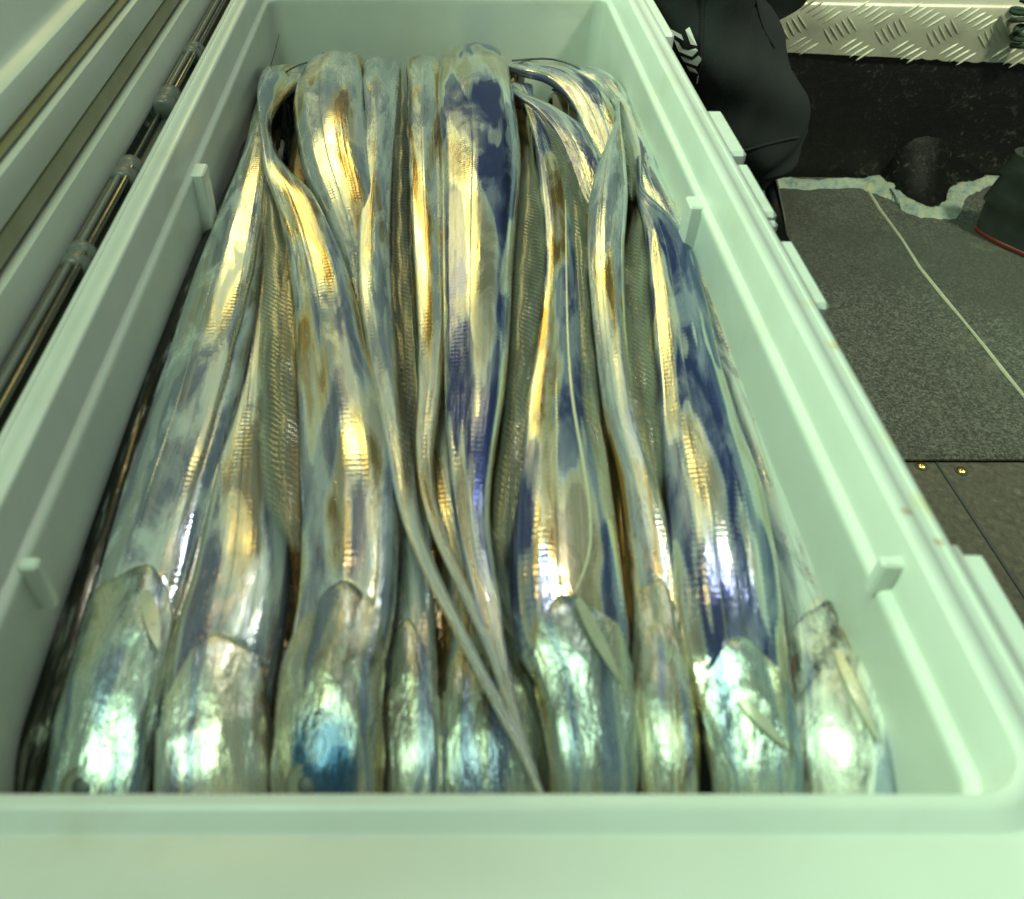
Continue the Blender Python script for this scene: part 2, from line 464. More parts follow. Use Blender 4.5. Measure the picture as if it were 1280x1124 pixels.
# tray rests on the inner ledge
def tray_rest(side, yc, w, x_in, x_out, z0, z1):
    xa, xb = sorted((CX + side * (RI + x_out), CX + side * (RI + x_in)))
    return box('tray_rest', xa, xb, yc - w / 2, yc + w / 2, z0, z1, M_white, cool, .0011)
tray_rest(1, .497, .015, -.012, -.003, .256, .3012)
tray_rest(-1, .541, .017, -.012, -.003, .256, .3012)
tray_rest(1, .203, .0055, -.0075, .0015, .2965, .3145)
tray_rest(-1, .212, .006, -.011, -.003, .276, .3025)
# catches and lock lugs outside the right rim
def lug(y0p, y1p, reach_, z0=.29, z1=.3195, name='latch_lug'):
    reach = reach_ * 1.55
    a, b = at_z(900, y0p, RIMZ).y, at_z(900, y1p, RIMZ).y
    box(name, CX + RI + .012, CX + RI + .016 + reach, min(a, b), max(a, b), z0, z1, M_white, cool, .0024)
lug(-8, 38, .0065); lug(133, 186, .0075); lug(199, 262, .0055); lug(268, 274, .004); lug(294, 376, .0055); lug(662, 1000, .005, .285, .316); lug(676, 1000, .009, .285, .3165)

# hinge line and lid
HX, HZ = -0.1845, 0.318
lid_mat = Matrix.Translation((HX - 0.004, 0, HZ + 0.001)) @ Matrix.Rotation(math.radians(-20), 4, 'Y')
# lid local: +z runs up the lid from the hinge, +x is the inner face normal
def lid_ring(m, xd, r):
    """rounded rectangle in the lid plane inset by m, at inner-face height xd"""
    pts = rrect(0 + m, 0.375 - m, 0.075 + m, 0.912 - m, max(r, .004), 8)
    return [lid_mat @ Vector((xd, y, z)) for z, y in pts]
lp = [(.012, -.050, .03), (.004, -.046, .034), (.0, -.040, .036), (.0, -.003, .036), (.0015, -.0008, .035), (.004, 0, .034), (.0205, 0.0005, .028), (.0215, -.002, .027), (.0225, -.008, .026),
      (.035, -.008, .02), (.036, -.001, .019), (.0375, .0005, .018), (.0515, .0008, .012), (.053, -.002, .011), (.054, -.0045, .010), (.060, -.0045, .009), (.0615, -.0015, .008), (.064, -.0005, .007),
      (.074, -.0025, .006), (.078, -.010, .006), (.082, -.012, .006)]
lid = mesh_obj('lid', *loft([lid_ring(*p) for p in lp]), M_lid, sharp=45)
keep_world(lid, cool)
def lid_band(name, m0, m1, x0, x1, mat):
    r0, r1 = lid_ring(m0, x0, .02), lid_ring(m1, x0, .018)
    r0b, r1b = lid_ring(m0 + .001, x1, .02), lid_ring(m1 - .001, x1, .018)
    o = mesh_obj(name, *loft([r0, r0b, r1b, r1], False, False), mat, lid, sharp=50)
    return o
lid_band('gasket', .0235, .0345, -.0078, -.004, M_gasket)
lid_band('inner_seal', .0545, .0597, -.0044, -.0022, M_gasket2)
# recessed slot in the lid panel
sl = [[lid_mat @ Vector((xd, y, z)) for z, y in rrect(.088 + m, .125 - m, .60 + m, .86 - m, .016 - m * .5, 8)] for xd, m in ((-.0118, 0), (-.0105, .001), (-.0108, .004), (-.0116, .006))]
mesh_obj('slot_rim', *loft(sl, False, False), M_lid, lid, sharp=50)
sl2 = [lid_mat @ Vector((-.0114, y, z)) for z, y in rrect(.094, .119, .606, .854, .012, 8)]
mesh_obj('slot', sl2, [list(range(len(sl2)))], M_greyplastic, lid, smooth=False)
# hinge: stainless rods carried between knuckles
def hy(px, py): return at_z(px, py, HZ).y
def rod(y0, y1, dx, dz, r, mat):
    o = mesh_obj('hinge_rod', *tube([(HX + dx, y0, HZ + dz), (HX + dx, y1, HZ + dz)], r, 12), mat)
    keep_world(o, cool)
def knuckle(y, ln, r=.0085):
    rg = []
    for yy, rr in ((-ln / 2, r * .75), (-ln / 2 + .0015, r * .97), (-ln * .12, r), (-ln * .06, r * .86), (ln * .06, r * .86), (ln * .12, r), (ln / 2 - .0015, r * .97), (ln / 2, r * .75)):
        rg.append([Vector((HX + rr * math.cos(a), y + yy, HZ - .002 + rr * math.sin(a))) for a in [2 * math.pi * q / 20 for q in range(20)]])
    keep_world(mesh_obj('hinge_knuckle', *loft(rg), M_greyplastic, sharp=50), cool)
ys = [hy(270, -70), hy(240, 66), hy(207, 124), hy(152, 215), hy(97, 325), hy(0, 520), 0.10]
for y, ln in ((hy(240, 66), .020), (hy(205, 126), .030), (hy(153, 216), .026), (hy(95, 325), .022)): knuckle(y, ln)
for a, b in ((ys[0], ys[1]), (ys[1], ys[2]), (ys[3], ys[4]), (ys[4], .09)):
    rod(a, b, .0040, .0025, .0019, M_chrome)
    rod(a, b, -.0005, .0030, .0021, M_greyplastic)
    rod(a, b, -.0048, .001, .0020, M_dark)
rod(ys[2], ys[3], -.002, -.003, .0012, M_dark)
# dark channel under the rods
box('hinge_channel', HX - .0075, HX + .0070, .08, .90, HZ - .018, HZ - .0065, M_dark, cool, .001)

# ------------------------------------------------------------------ fish
def skin(name, seed, gold=0.5, blue=0.4, dark=0.3, pale=0.4, cheek=None):
    """mirror-bright hairtail skin; u runs round the body, v along it (1 = 10 cm)"""
    k = NT(name); u, v = k.uv()
    U = lambda a: k.math('MULTIPLY', u, a)
    V = lambda a: k.math('MULTIPLY', v, a)
    streak = k.noise(k.comb(U(56), V(0.55), seed), 1.0, 3, 0.55)
    tint = k.noise(k.comb(U(6.5), V(0.85), seed + 40), 1.0, 2, 0.45, 0.15)
    worn = k.noise(k.comb(U(6), V(1.5), seed + 23), 1.0, 4, 0.6, 0.6)
    cloud = k.noise(k.comb(U(11), V(3.2), seed + 31), 1.0, 4, 0.65)
    ringw = k.math('SINE', k.math('ADD', V(190.0), k.math('MULTIPLY', cloud, 10.0)))
    st = k.math('MULTIPLY_ADD', streak, 0.08, k.math('SUBTRACT', tint, 0.04))
    st = k.math('MULTIPLY_ADD', ringw, 0.006, st)
    hm = k.math('SUBTRACT', 1.5, k.math('MULTIPLY', v, 1.1), clamp=True)      # head end
    # guanine tint, with reflected gold, bronze and blue painted into the colour
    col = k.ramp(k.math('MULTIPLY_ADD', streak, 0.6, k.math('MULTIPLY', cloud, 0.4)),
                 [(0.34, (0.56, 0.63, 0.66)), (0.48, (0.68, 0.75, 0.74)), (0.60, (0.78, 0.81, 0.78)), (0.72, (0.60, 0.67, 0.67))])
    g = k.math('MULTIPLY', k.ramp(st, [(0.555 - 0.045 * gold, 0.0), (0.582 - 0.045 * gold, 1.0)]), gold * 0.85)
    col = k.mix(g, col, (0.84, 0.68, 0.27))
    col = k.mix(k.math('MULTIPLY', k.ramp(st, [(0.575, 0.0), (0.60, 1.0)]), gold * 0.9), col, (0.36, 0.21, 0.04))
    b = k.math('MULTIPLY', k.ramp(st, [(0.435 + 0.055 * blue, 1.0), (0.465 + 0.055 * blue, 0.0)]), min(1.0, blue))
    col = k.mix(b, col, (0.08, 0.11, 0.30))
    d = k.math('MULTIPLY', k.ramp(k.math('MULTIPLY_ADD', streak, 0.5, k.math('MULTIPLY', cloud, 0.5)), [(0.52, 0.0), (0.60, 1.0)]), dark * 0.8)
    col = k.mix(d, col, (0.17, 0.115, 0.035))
    # slime and rubbed skin: pale and matt
    w = k.math('MULTIPLY', k.ramp(worn, [(0.44, 0.0), (0.60, 1.0)]), 0.30 + 0.65 * pale)
    col = k.mix(w, col, (0.49, 0.55, 0.52))
    line = k.math('SUBTRACT', 1.0, k.math('DIVIDE', k.math('ABSOLUTE', k.math('SUBTRACT', u, 0.285)), 0.004, clamp=True), clamp=True)
    col = k.mix(k.math('MULTIPLY', line, 0.5), col, (0.62, 0.62, 0.48))
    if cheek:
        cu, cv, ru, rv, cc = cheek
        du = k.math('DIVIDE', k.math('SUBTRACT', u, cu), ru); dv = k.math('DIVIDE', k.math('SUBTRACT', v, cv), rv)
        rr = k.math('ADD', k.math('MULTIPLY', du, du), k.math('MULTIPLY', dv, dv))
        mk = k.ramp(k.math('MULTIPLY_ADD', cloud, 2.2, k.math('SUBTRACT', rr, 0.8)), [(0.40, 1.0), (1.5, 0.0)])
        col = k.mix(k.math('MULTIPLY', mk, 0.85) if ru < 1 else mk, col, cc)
    col = k.mix(k.math('MULTIPLY', hm, k.ramp(cloud, [(0.46, 0.0), (0.60, 0.55)])), col, (0.26, 0.25, 0.19))
    k.set(Base_Color=col)
    k.set(Metallic=k.math('SUBTRACT', 0.82, k.math('MULTIPLY', w, 0.62)))
    k.set(Roughness=k.math('ADD', k.math('MULTIPLY_ADD', streak, 0.10, 0.08), k.math('MULTIPLY', w, 0.30)))
    # relief: long streaks, soft dents, faint muscle rings
    ringm = k.math('MULTIPLY', ringw, k.ramp(worn, [(0.40, 1.0), (0.56, 0.0)]))
    h = k.math('MULTIPLY', streak, 0.15)
    h = k.math('MULTIPLY_ADD', cloud, k.math('MULTIPLY_ADD', hm, 1.0, 0.24), h)
    h = k.math('MULTIPLY_ADD', ringm, 0.009, h)
    h = k.math('MULTIPLY_ADD', line, 0.25, h)
    k.set(Normal=k.bump(h, 0.55, 0.0022), Coat_Weight=0.3, Coat_Roughness=0.06)
    return k.m
def fin_material(name, c0, c1, freq=150.0, slant=0.20, alpha=0.9):
    k = NT(name); u, v = k.uv()
    wob = k.noise(k.comb(k.math('MULTIPLY', u, 3), k.math('MULTIPLY', v, 1.2)), 1.0, 3)
    w = k.math('SINE', k.math('ADD', k.math('MULTIPLY', k.math('MULTIPLY_ADD', u, slant, v), freq), k.math('MULTIPLY', wob, 9.0)))
    w01 = k.math('MULTIPLY_ADD', w, 0.5, 0.5)
    fade = k.ramp(k.noise(k.comb(k.math('MULTIPLY', u, 2.5), k.math('MULTIPLY', v, 2.5), 3.0), 1.0, 3), [(0.35, 0.15), (0.62, 0.85)])
    col = k.mix(k.math('MULTIPLY_ADD', k.math('SUBTRACT', k.ramp(w01, [(0.15, 0.0), (0.7, 1.0)]), 0.5), fade, 0.5), c0, c1)
    big = k.noise(k.comb(k.math('MULTIPLY', u, 4), k.math('MULTIPLY', v, 1.5), 7.0), 1.0, 4)
    col = k.mix(k.ramp(big, [(0.4, 0.0), (0.7, 0.6)]), col, tuple(c * .6 for c in c0))
    sp = k.new('ShaderNodeUVMap'); sp.uv_map = 'Span'; sx = k.new('ShaderNodeSeparateXYZ'); k.link(sp.outputs[0], sx.inputs[0])
    ends = k.math('MULTIPLY', k.math('MULTIPLY', sx.outputs[0], k.math('SUBTRACT', 1.0, sx.outputs[0])), 9.0, clamp=True)
    sides = k.math('MULTIPLY', k.math('MULTIPLY', sx.outputs[1], k.math('SUBTRACT', 1.0, sx.outputs[1])), 8.0, clamp=True)
    alpha_s = k.math('MULTIPLY', k.math('MULTIPLY', ends, sides), k.math('MULTIPLY_ADD', k.math('SUBTRACT', 1.0, w01), 0.25, k.math('MULTIPLY_ADD', fade, 0.2, 0.40)))
    k.set(Base_Color=col, Roughness=0.24, Metallic=0.5, Alpha=alpha_s, Normal=k.bump(w01, 0.5, 0.0004), Coat_Weight=0.4, Coat_Roughness=0.1)
    return k.m
M_fin = fin_material('fin_membrane', (0.20, 0.20, 0.13), (0.56, 0.58, 0.45))
M_fin_dark = fin_material('dark_fin_membrane', (0.05, 0.05, 0.032), (0.16, 0.16, 0.11), 150, 0.08)
M_fin_clear = fin_material('clear_fin_membrane', (0.26, 0.28, 0.20), (0.34, 0.36, 0.27), 120, 0.15, 0.82)
M_pect = plain('pectoral_membrane', (0.56, 0.57, 0.42), 0.3, 0.4, vary=.2, scale=90)
M_eye = plain('eye_ring', (0.11, 0.12, 0.08), 0.5, 0.1, vary=.4, scale=200)
M_pupil = plain('pupil', (0.035, 0.042, 0.036), 0.45)
M_gill = plain('gill_skin', (0.22, 0.07, 0.05), 0.3)

ZB = 0.267
def sweep(pts, extra, n=110, m=44, flat=0.37, bmax=0.0145, roll=0.0, head=None, expo=2.3, gill=None, uoff=0.0, ripple=0.0, facets=True):
    """pts: (px, py, width px[, dz[, roll deg]]); extra: world points (x,y,z,half width) carried on past the last one"""
    P = []
    for q in pts:
        x, y, w = q[:3]; dz = q[3] if len(q) > 3 else 0.0; rl = q[4] if len(q) > 4 else roll
        c = at_z(x, y, ZB + dz)
        P.append((c.x, c.y, c.z, w * (1.06 if facets else 1.0) * depth(c) / F / 2, rl))
    for e in extra: P.append((*e[:4], e[4] if len(e) > 4 else P[-1][4]))
    rg = random.Random(int(uoff * 100) + 5)
    kx = [-1, -.90 + rg.uniform(-.03, .03), -.50 + rg.uniform(-.14, .14), rg.uniform(-.1, .2), .55 + rg.uniform(-.1, .12), .90 + rg.uniform(-.03, .03), 1]
    kz = [0, .52 + rg.uniform(-.1, .1), .86 + rg.uniform(-.08, .08), 1.0, .88 + rg.uniform(-.1, .06), .50 + rg.uniform(-.1, .1), 0]
    def fac(x):
        for q in range(6):
            if x <= kx[q + 1]: return kz[q] + (kz[q + 1] - kz[q]) * (x - kx[q]) / (kx[q + 1] - kx[q])
        return 0.0
    S = catmull(P, n)
    C = [Vector(s[:3]) for s in S]
    rings, uvs, arc = [], [], 0.0
    side = Vector((1, 0, 0))
    for i in range(n):
        if i: arc += (C[i] - C[i - 1]).length
        T = (C[min(i + 1, n - 1)] - C[max(i - 1, 0)]).normalized()
        side = (side - T * side.dot(T)).normalized()
        nrm = side.cross(T)
        a = max(S[i][3], 0.0006); b = min(max(a * flat, 0.0012), bmax)
        hb = 0.0
        if head:                                   # (length, roundness): fuller cross-section toward the snout
            hb = max(0.0, 1 - arc / head[0])
            b = b * (1 + head[1] * math.sin(min(1, max(0, hb)) * math.pi) ** 0.8)
            b = min(b, a * 1.0)
        rl = math.radians(S[i][4])
        s2 = side * math.cos(rl) + nrm * math.sin(rl); n2 = nrm * math.cos(rl) - side * math.sin(rl)
        ring = []
        for j in range(m):
            th = 2 * math.pi * j / m
            c, s = math.cos(th), math.sin(th)
            if facets and j <= m // 2:             # flat-sided ribbon: a few long facets with soft edges
                cx = 1 - 2 * j / (m // 2); cx = math.copysign(abs(cx) ** .8, cx); c = cx
                sx = sum(fac(max(-1, min(1, cx + q * .035))) for q in (-1, 0, 1)) / 3 if abs(cx) < .97 else fac(cx)
            else:
                cx = math.copysign(abs(c) ** (2 / expo), c); sx = math.copysign(abs(s) ** (2 / expo), s)
            lump = 1 + 0.05 * math.sin(2 * th + arc * 17 + uoff) * math.sin(arc * 23 + uoff)
            rp = ripple * math.sin(arc * 95 + uoff) * c
            sc = 1.0
            if gill:                                # cover plate standing proud, pointed at its rear edge
                d = arc - (gill + .012 - .034 * c * c)
                sc = 1 + (.045 * math.exp(d / .022) if d < 0 else -.04 * math.exp(-d / .010))
                if d < -.02: sc += .022 * math.sin(d * 210 + 2.5 * c) * min(1, (-d - .02) / .01)
            ring.append(C[i] + s2 * (a * cx * sc) + n2 * (b * sx * sc * lump + rp))
            uvs.append((j / m, arc * 10))
        rings.append(ring)
    vts, fcs = loft(rings)
    sweep.last = (rings, C, uvs)
    return vts, fcs, uvs, C
def fix_uv_seam(o, m):
    """u wraps from 1 to 0 on the last column of faces"""
    lay = o.data.uv_layers['UVMap']
    for poly in o.data.polygons:
        us = [lay.data[i].uv[0] for i in poly.loop_indices]
        if len(us) == 4 and max(us) - min(us) > 0.5:
            for i in poly.loop_indices:
                if lay.data[i].uv[0] < 0.5: lay.data[i].uv[0] += 1.0
TREES = {}
def bone(name, seed, light, darkc, mott=0.5, cheek=None, metal=0.72):
    k = NT(name); u, v = k.uv()
    c = k.comb(k.math('MULTIPLY', u, 9), k.math('MULTIPLY', v, 2.4), seed)
    n1 = k.noise(c, 1.0, 5, 0.62, 0.7); n2 = k.noise(c, 4.5, 4, 0.6, 0.3)
    col = k.mix(k.ramp(n1, [(0.56 - 0.16 * mott, 0.0), (0.62, 1.0)]), light, darkc)
    col = k.mix(k.ramp(n2, [(0.5, 0.0), (0.7, 0.5)]), col, tuple(min(1, q * 1.25) for q in light))
    n3 = k.noise(k.comb(k.math('MULTIPLY', u, 11), k.math('MULTIPLY', v, 1.1), seed + 3), 1.0, 2, 0.4)  # reflected gold and blue painted onto the gill cover as well
    col = k.mix(k.ramp(n3, [(0.54, 0.0), (0.60, 0.4 * min(1, metal * 1.3))]), col, (0.80, 0.70, 0.38))
    col = k.mix(k.ramp(n3, [(0.38, 0.6), (0.44, 0.0)]), col, (0.12, 0.18, 0.36))
    if cheek:
        cu, cv, ru, rv, cc = cheek
        du = k.math('DIVIDE', k.math('SUBTRACT', u, cu), ru); dv = k.math('DIVIDE', k.math('SUBTRACT', v, cv), rv)
        rr = k.math('ADD', k.math('MULTIPLY', du, du), k.math('MULTIPLY', dv, dv))
        col = k.mix(k.ramp(k.math('MULTIPLY_ADD', n1, 2.0, k.math('SUBTRACT', rr, 0.8)), [(0.45, 0.92), (1.25, 0.0)]), col, cc)
    k.set(Base_Color=col, Metallic=metal, Roughness=k.math('MULTIPLY_ADD', n2, 0.22, 0.16), Coat_Weight=0.25, Coat_Roughness=0.06,
          Normal=k.bump(k.math('MULTIPLY_ADD', n1, 2.4, n2), 0.34, 0.0020))
    return k.m
GILLMAT = {'A': bone('gill_a', 1, (0.50, 0.58, 0.52), (0.22, 0.26, 0.22), .4), 'B': bone('gill_b', 5, (0.62, 0.64, 0.56), (0.36, 0.30, 0.24), .3),
           'C': bone('gill_c', 9, (0.46, 0.48, 0.40), (0.20, 0.18, 0.12), .5, (.25, .44, .13, .26, (0.004, 0.07, 0.17))), 'D': bone('gill_d', 13, (0.46, 0.48, 0.42), (0.22, 0.19, 0.14), .5),
           'E': bone('gill_e', 17, (0.40, 0.44, 0.36), (0.10, 0.09, 0.06), .7), 'F': bone('gill_f', 21, (0.44, 0.50, 0.46), (0.30, 0.31, 0.24), .5),
           'H': bone('gill_h', 25, (0.48, 0.50, 0.42), (0.22, 0.17, 0.09), .5), 'I': bone('gill_i', 29, (0.46, 0.54, 0.50), (0.26, 0.28, 0.24), .4),
           'J': bone('gill_j', 36, (0.74, 0.77, 0.70), (0.06, 0.075, 0.08), .75, metal=.25)}
def fish(key, label, pts, extra, mat, group, **kw):
    m = kw.get('m', 44)
    v, f, uv, C = sweep(pts, extra, **kw)
    o = mesh_obj('hairtail_fish', v, f, mat, uvs=uv, sharp=80)
    fix_uv_seam(o, m)
    tag(o, label, 'fish', group)
    if kw.get('gill'):
        rg_, C_, uv_ = sweep.last; g_ = kw['gill']; half = m // 2
        arcs = [uv_[i * m][1] / 10 for i in range(len(rg_))]
        def samp(arc, j):
            for i in range(len(arcs) - 1):
                if arcs[i + 1] >= arc:
                    t = (arc - arcs[i]) / max(1e-9, arcs[i + 1] - arcs[i])
                    return rg_[i][j].lerp(rg_[i + 1][j], t), C_[i].lerp(C_[i + 1], t)
            return rg_[-1][j], C_[-1]
        gv, gf, gu = [], [], []; R_ = 26; js = list(range(2, half - 1)); rr_ = random.Random(len(key) + int(g_ * 1000))
        w1, w2 = rr_.uniform(0, 6), rr_.uniform(0, 6)
        for a_, j in enumerate(js):
            cx_ = 1 - 2 * j / half
            end = g_ + .013 - .036 * cx_ * cx_ + .0022 * math.sin(7 * cx_ + w1)
            for r_ in range(R_ + 1):
                t = r_ / R_; arc = .012 + (end - .012) * t
                p_, c_ = samp(arc, j)
                n_ = (p_ - c_).normalized()
                side_f = min(1, min(a_, len(js) - 1 - a_) / 3)
                ridge = .0010 * math.exp(-((t - .62 - .10 * math.sin(3 * cx_ + w2)) / .05) ** 2) + .0007 * math.sin(9 * cx_ + 8 * t + w1) * t
                off = (-.0012 + .0029 * min(1, (1 - t) / .035) ** .6 + ridge) * (.25 + .75 * side_f)
                gv.append(p_ + n_ * off); gu.append((j / m, arc * 10))
        nn = R_ + 1
        for a_ in range(len(js) - 1):
            for r_ in range(R_): gf.append([a_ * nn + r_, a_ * nn + r_ + 1, (a_ + 1) * nn + r_ + 1, (a_ + 1) * nn + r_])
        mesh_obj('gill_cover', gv, gf, GILLMAT.get(key, mat), o, uvs=gu, sharp=60)
    TREES[key] = (o, BVHTree.FromPolygons([tuple(q) for q in v], f))
    return o
def dive(px, py, dz, hw, dy=.018, depth_=.13, roll=0.0):
    """world points that carry a fish over the far fold and down behind it"""
    c = at_z(px, py, ZB + dz)
    return [(c.x, c.y + dy * .75, c.z - .006, hw, roll), (c.x, c.y + dy * 1.25, c.z - .026, hw, roll), (c.x, c.y + dy * 1.2, c.z - .065, hw * .95, roll), (c.x, c.y + dy * .4, c.z - depth_, hw * .8, roll)]
G = 'hairtail packed in the cooler'
GL = 'hairtail glimpsed under the top layer'

# --- lower layer, seen only in the gaps
LOWLAB = ['bronze hairtail under the two leftmost fish, barely seen', 'bronze hairtail under the ridged fin of the blue-cheeked fish', 'bronze hairtail under the gap between the gold fish and the twin folds',
          'bronze hairtail deep in the gap left of the crossing tails', 'bronze hairtail under the tapering central fold', 'bronze hairtail under the fin right of the central fold',
          'bronze hairtail under the broad yellow-sheened fish', 'bronze hairtail in the gap beside the beaded golden fish', 'bronze hairtail under the deep blue flank']
low = [(250, 330, .044), (345, 395, .040), (440, 455, .044), (545, 535, .046), (560, 575, .044), (650, 640, .04), (735, 715, .044), (830, 770, .044), (930, 800, .044)]
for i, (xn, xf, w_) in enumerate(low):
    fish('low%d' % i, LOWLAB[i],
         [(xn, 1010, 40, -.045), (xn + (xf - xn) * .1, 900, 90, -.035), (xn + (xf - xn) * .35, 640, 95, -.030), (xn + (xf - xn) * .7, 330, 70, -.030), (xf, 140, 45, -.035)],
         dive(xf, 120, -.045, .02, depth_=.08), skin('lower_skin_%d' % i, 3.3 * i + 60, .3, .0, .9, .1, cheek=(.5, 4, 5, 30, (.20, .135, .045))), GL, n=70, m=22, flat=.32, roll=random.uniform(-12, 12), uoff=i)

fish('lowW', 'near-black fish-shaped strip in the gap along the hinge-side wall',
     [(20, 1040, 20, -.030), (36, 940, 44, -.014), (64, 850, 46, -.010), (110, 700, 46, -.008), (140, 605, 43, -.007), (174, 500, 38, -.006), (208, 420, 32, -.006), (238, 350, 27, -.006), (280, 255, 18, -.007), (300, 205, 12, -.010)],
     dive(308, 170, -.02, .005), skin('dark_strip_w', 121.0, .1, .0, 0., .0, cheek=(.5, 4, 5, 30, (.022, .023, .015))), G, n=120, roll=20, uoff=2.2)  # near-black colour covers the whole strip
# --- fish with heads toward the near wall, left to right
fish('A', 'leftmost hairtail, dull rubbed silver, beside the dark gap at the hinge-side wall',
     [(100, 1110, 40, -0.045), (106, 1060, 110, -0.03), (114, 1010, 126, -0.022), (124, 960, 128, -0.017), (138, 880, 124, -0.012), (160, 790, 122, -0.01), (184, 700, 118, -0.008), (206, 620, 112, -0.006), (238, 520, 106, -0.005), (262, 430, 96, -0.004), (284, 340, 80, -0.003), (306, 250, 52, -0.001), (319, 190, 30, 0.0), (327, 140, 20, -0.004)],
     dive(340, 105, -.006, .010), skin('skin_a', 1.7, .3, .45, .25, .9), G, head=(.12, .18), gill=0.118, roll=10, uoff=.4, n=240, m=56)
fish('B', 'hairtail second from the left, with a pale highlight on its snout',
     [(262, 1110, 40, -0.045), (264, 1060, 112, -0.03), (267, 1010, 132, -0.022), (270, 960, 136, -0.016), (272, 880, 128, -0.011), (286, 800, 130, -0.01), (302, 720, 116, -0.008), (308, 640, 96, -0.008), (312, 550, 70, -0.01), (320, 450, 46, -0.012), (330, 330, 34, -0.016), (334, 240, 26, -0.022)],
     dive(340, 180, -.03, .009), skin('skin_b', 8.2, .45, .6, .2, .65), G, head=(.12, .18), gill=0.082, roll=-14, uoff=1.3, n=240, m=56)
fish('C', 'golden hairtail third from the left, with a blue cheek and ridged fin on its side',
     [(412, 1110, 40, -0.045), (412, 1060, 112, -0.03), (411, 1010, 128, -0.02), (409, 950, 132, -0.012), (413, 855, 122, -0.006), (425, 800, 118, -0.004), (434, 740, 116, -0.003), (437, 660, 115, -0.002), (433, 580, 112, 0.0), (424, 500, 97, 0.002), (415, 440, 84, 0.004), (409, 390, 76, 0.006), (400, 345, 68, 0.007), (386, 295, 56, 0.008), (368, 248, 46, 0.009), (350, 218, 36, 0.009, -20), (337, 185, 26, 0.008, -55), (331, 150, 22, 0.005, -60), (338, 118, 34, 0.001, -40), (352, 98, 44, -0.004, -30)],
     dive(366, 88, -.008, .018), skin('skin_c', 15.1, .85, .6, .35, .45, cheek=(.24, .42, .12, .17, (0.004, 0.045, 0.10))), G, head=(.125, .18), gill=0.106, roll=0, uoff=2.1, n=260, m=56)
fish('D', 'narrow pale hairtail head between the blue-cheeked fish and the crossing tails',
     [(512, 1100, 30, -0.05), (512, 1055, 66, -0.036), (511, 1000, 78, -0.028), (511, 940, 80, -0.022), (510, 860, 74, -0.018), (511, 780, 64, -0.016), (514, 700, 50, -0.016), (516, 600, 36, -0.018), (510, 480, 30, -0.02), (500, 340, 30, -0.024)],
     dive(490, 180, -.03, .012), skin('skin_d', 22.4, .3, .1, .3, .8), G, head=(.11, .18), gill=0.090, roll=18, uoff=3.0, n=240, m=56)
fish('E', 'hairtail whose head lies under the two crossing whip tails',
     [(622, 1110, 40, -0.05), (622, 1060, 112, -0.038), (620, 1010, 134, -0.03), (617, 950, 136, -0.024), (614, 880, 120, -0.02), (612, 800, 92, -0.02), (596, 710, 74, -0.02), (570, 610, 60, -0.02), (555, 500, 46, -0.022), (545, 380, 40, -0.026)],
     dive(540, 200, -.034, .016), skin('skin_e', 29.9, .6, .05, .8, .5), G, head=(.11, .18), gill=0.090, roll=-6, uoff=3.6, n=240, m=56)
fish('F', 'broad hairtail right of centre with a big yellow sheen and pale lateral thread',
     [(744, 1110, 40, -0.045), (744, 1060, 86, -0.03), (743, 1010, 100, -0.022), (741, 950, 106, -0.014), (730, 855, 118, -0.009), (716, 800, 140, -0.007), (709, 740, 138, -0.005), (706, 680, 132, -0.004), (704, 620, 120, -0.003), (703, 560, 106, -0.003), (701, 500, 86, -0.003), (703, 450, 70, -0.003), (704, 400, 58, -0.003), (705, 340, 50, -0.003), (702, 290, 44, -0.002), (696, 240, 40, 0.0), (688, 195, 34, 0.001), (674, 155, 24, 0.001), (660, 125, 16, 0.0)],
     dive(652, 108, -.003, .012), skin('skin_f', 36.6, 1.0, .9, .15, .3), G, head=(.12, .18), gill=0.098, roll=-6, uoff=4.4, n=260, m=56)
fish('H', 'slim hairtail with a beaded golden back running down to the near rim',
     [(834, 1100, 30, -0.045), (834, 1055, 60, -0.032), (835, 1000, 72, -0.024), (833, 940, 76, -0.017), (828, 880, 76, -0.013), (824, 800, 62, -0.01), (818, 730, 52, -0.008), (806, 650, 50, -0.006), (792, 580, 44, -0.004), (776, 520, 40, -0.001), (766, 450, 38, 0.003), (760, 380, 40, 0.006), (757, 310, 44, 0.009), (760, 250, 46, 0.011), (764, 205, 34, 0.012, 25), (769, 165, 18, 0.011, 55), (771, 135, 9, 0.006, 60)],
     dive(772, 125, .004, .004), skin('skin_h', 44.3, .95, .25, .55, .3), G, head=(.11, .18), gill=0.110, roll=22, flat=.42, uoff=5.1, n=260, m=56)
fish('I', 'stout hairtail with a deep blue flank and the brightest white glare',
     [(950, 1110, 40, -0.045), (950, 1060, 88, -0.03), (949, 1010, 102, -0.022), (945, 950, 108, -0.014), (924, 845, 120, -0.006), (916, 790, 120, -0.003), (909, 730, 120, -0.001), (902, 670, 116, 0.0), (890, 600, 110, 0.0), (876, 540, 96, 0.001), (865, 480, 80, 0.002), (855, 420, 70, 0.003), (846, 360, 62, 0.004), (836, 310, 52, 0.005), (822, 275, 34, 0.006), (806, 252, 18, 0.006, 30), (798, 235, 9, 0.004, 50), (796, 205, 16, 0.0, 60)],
     dive(792, 180, -.006, .012), skin('skin_i', 52.8, .35, 1.25, .08, .25), G, head=(.12, .18), gill=0.078, roll=6, uoff=6.0, n=260, m=56)
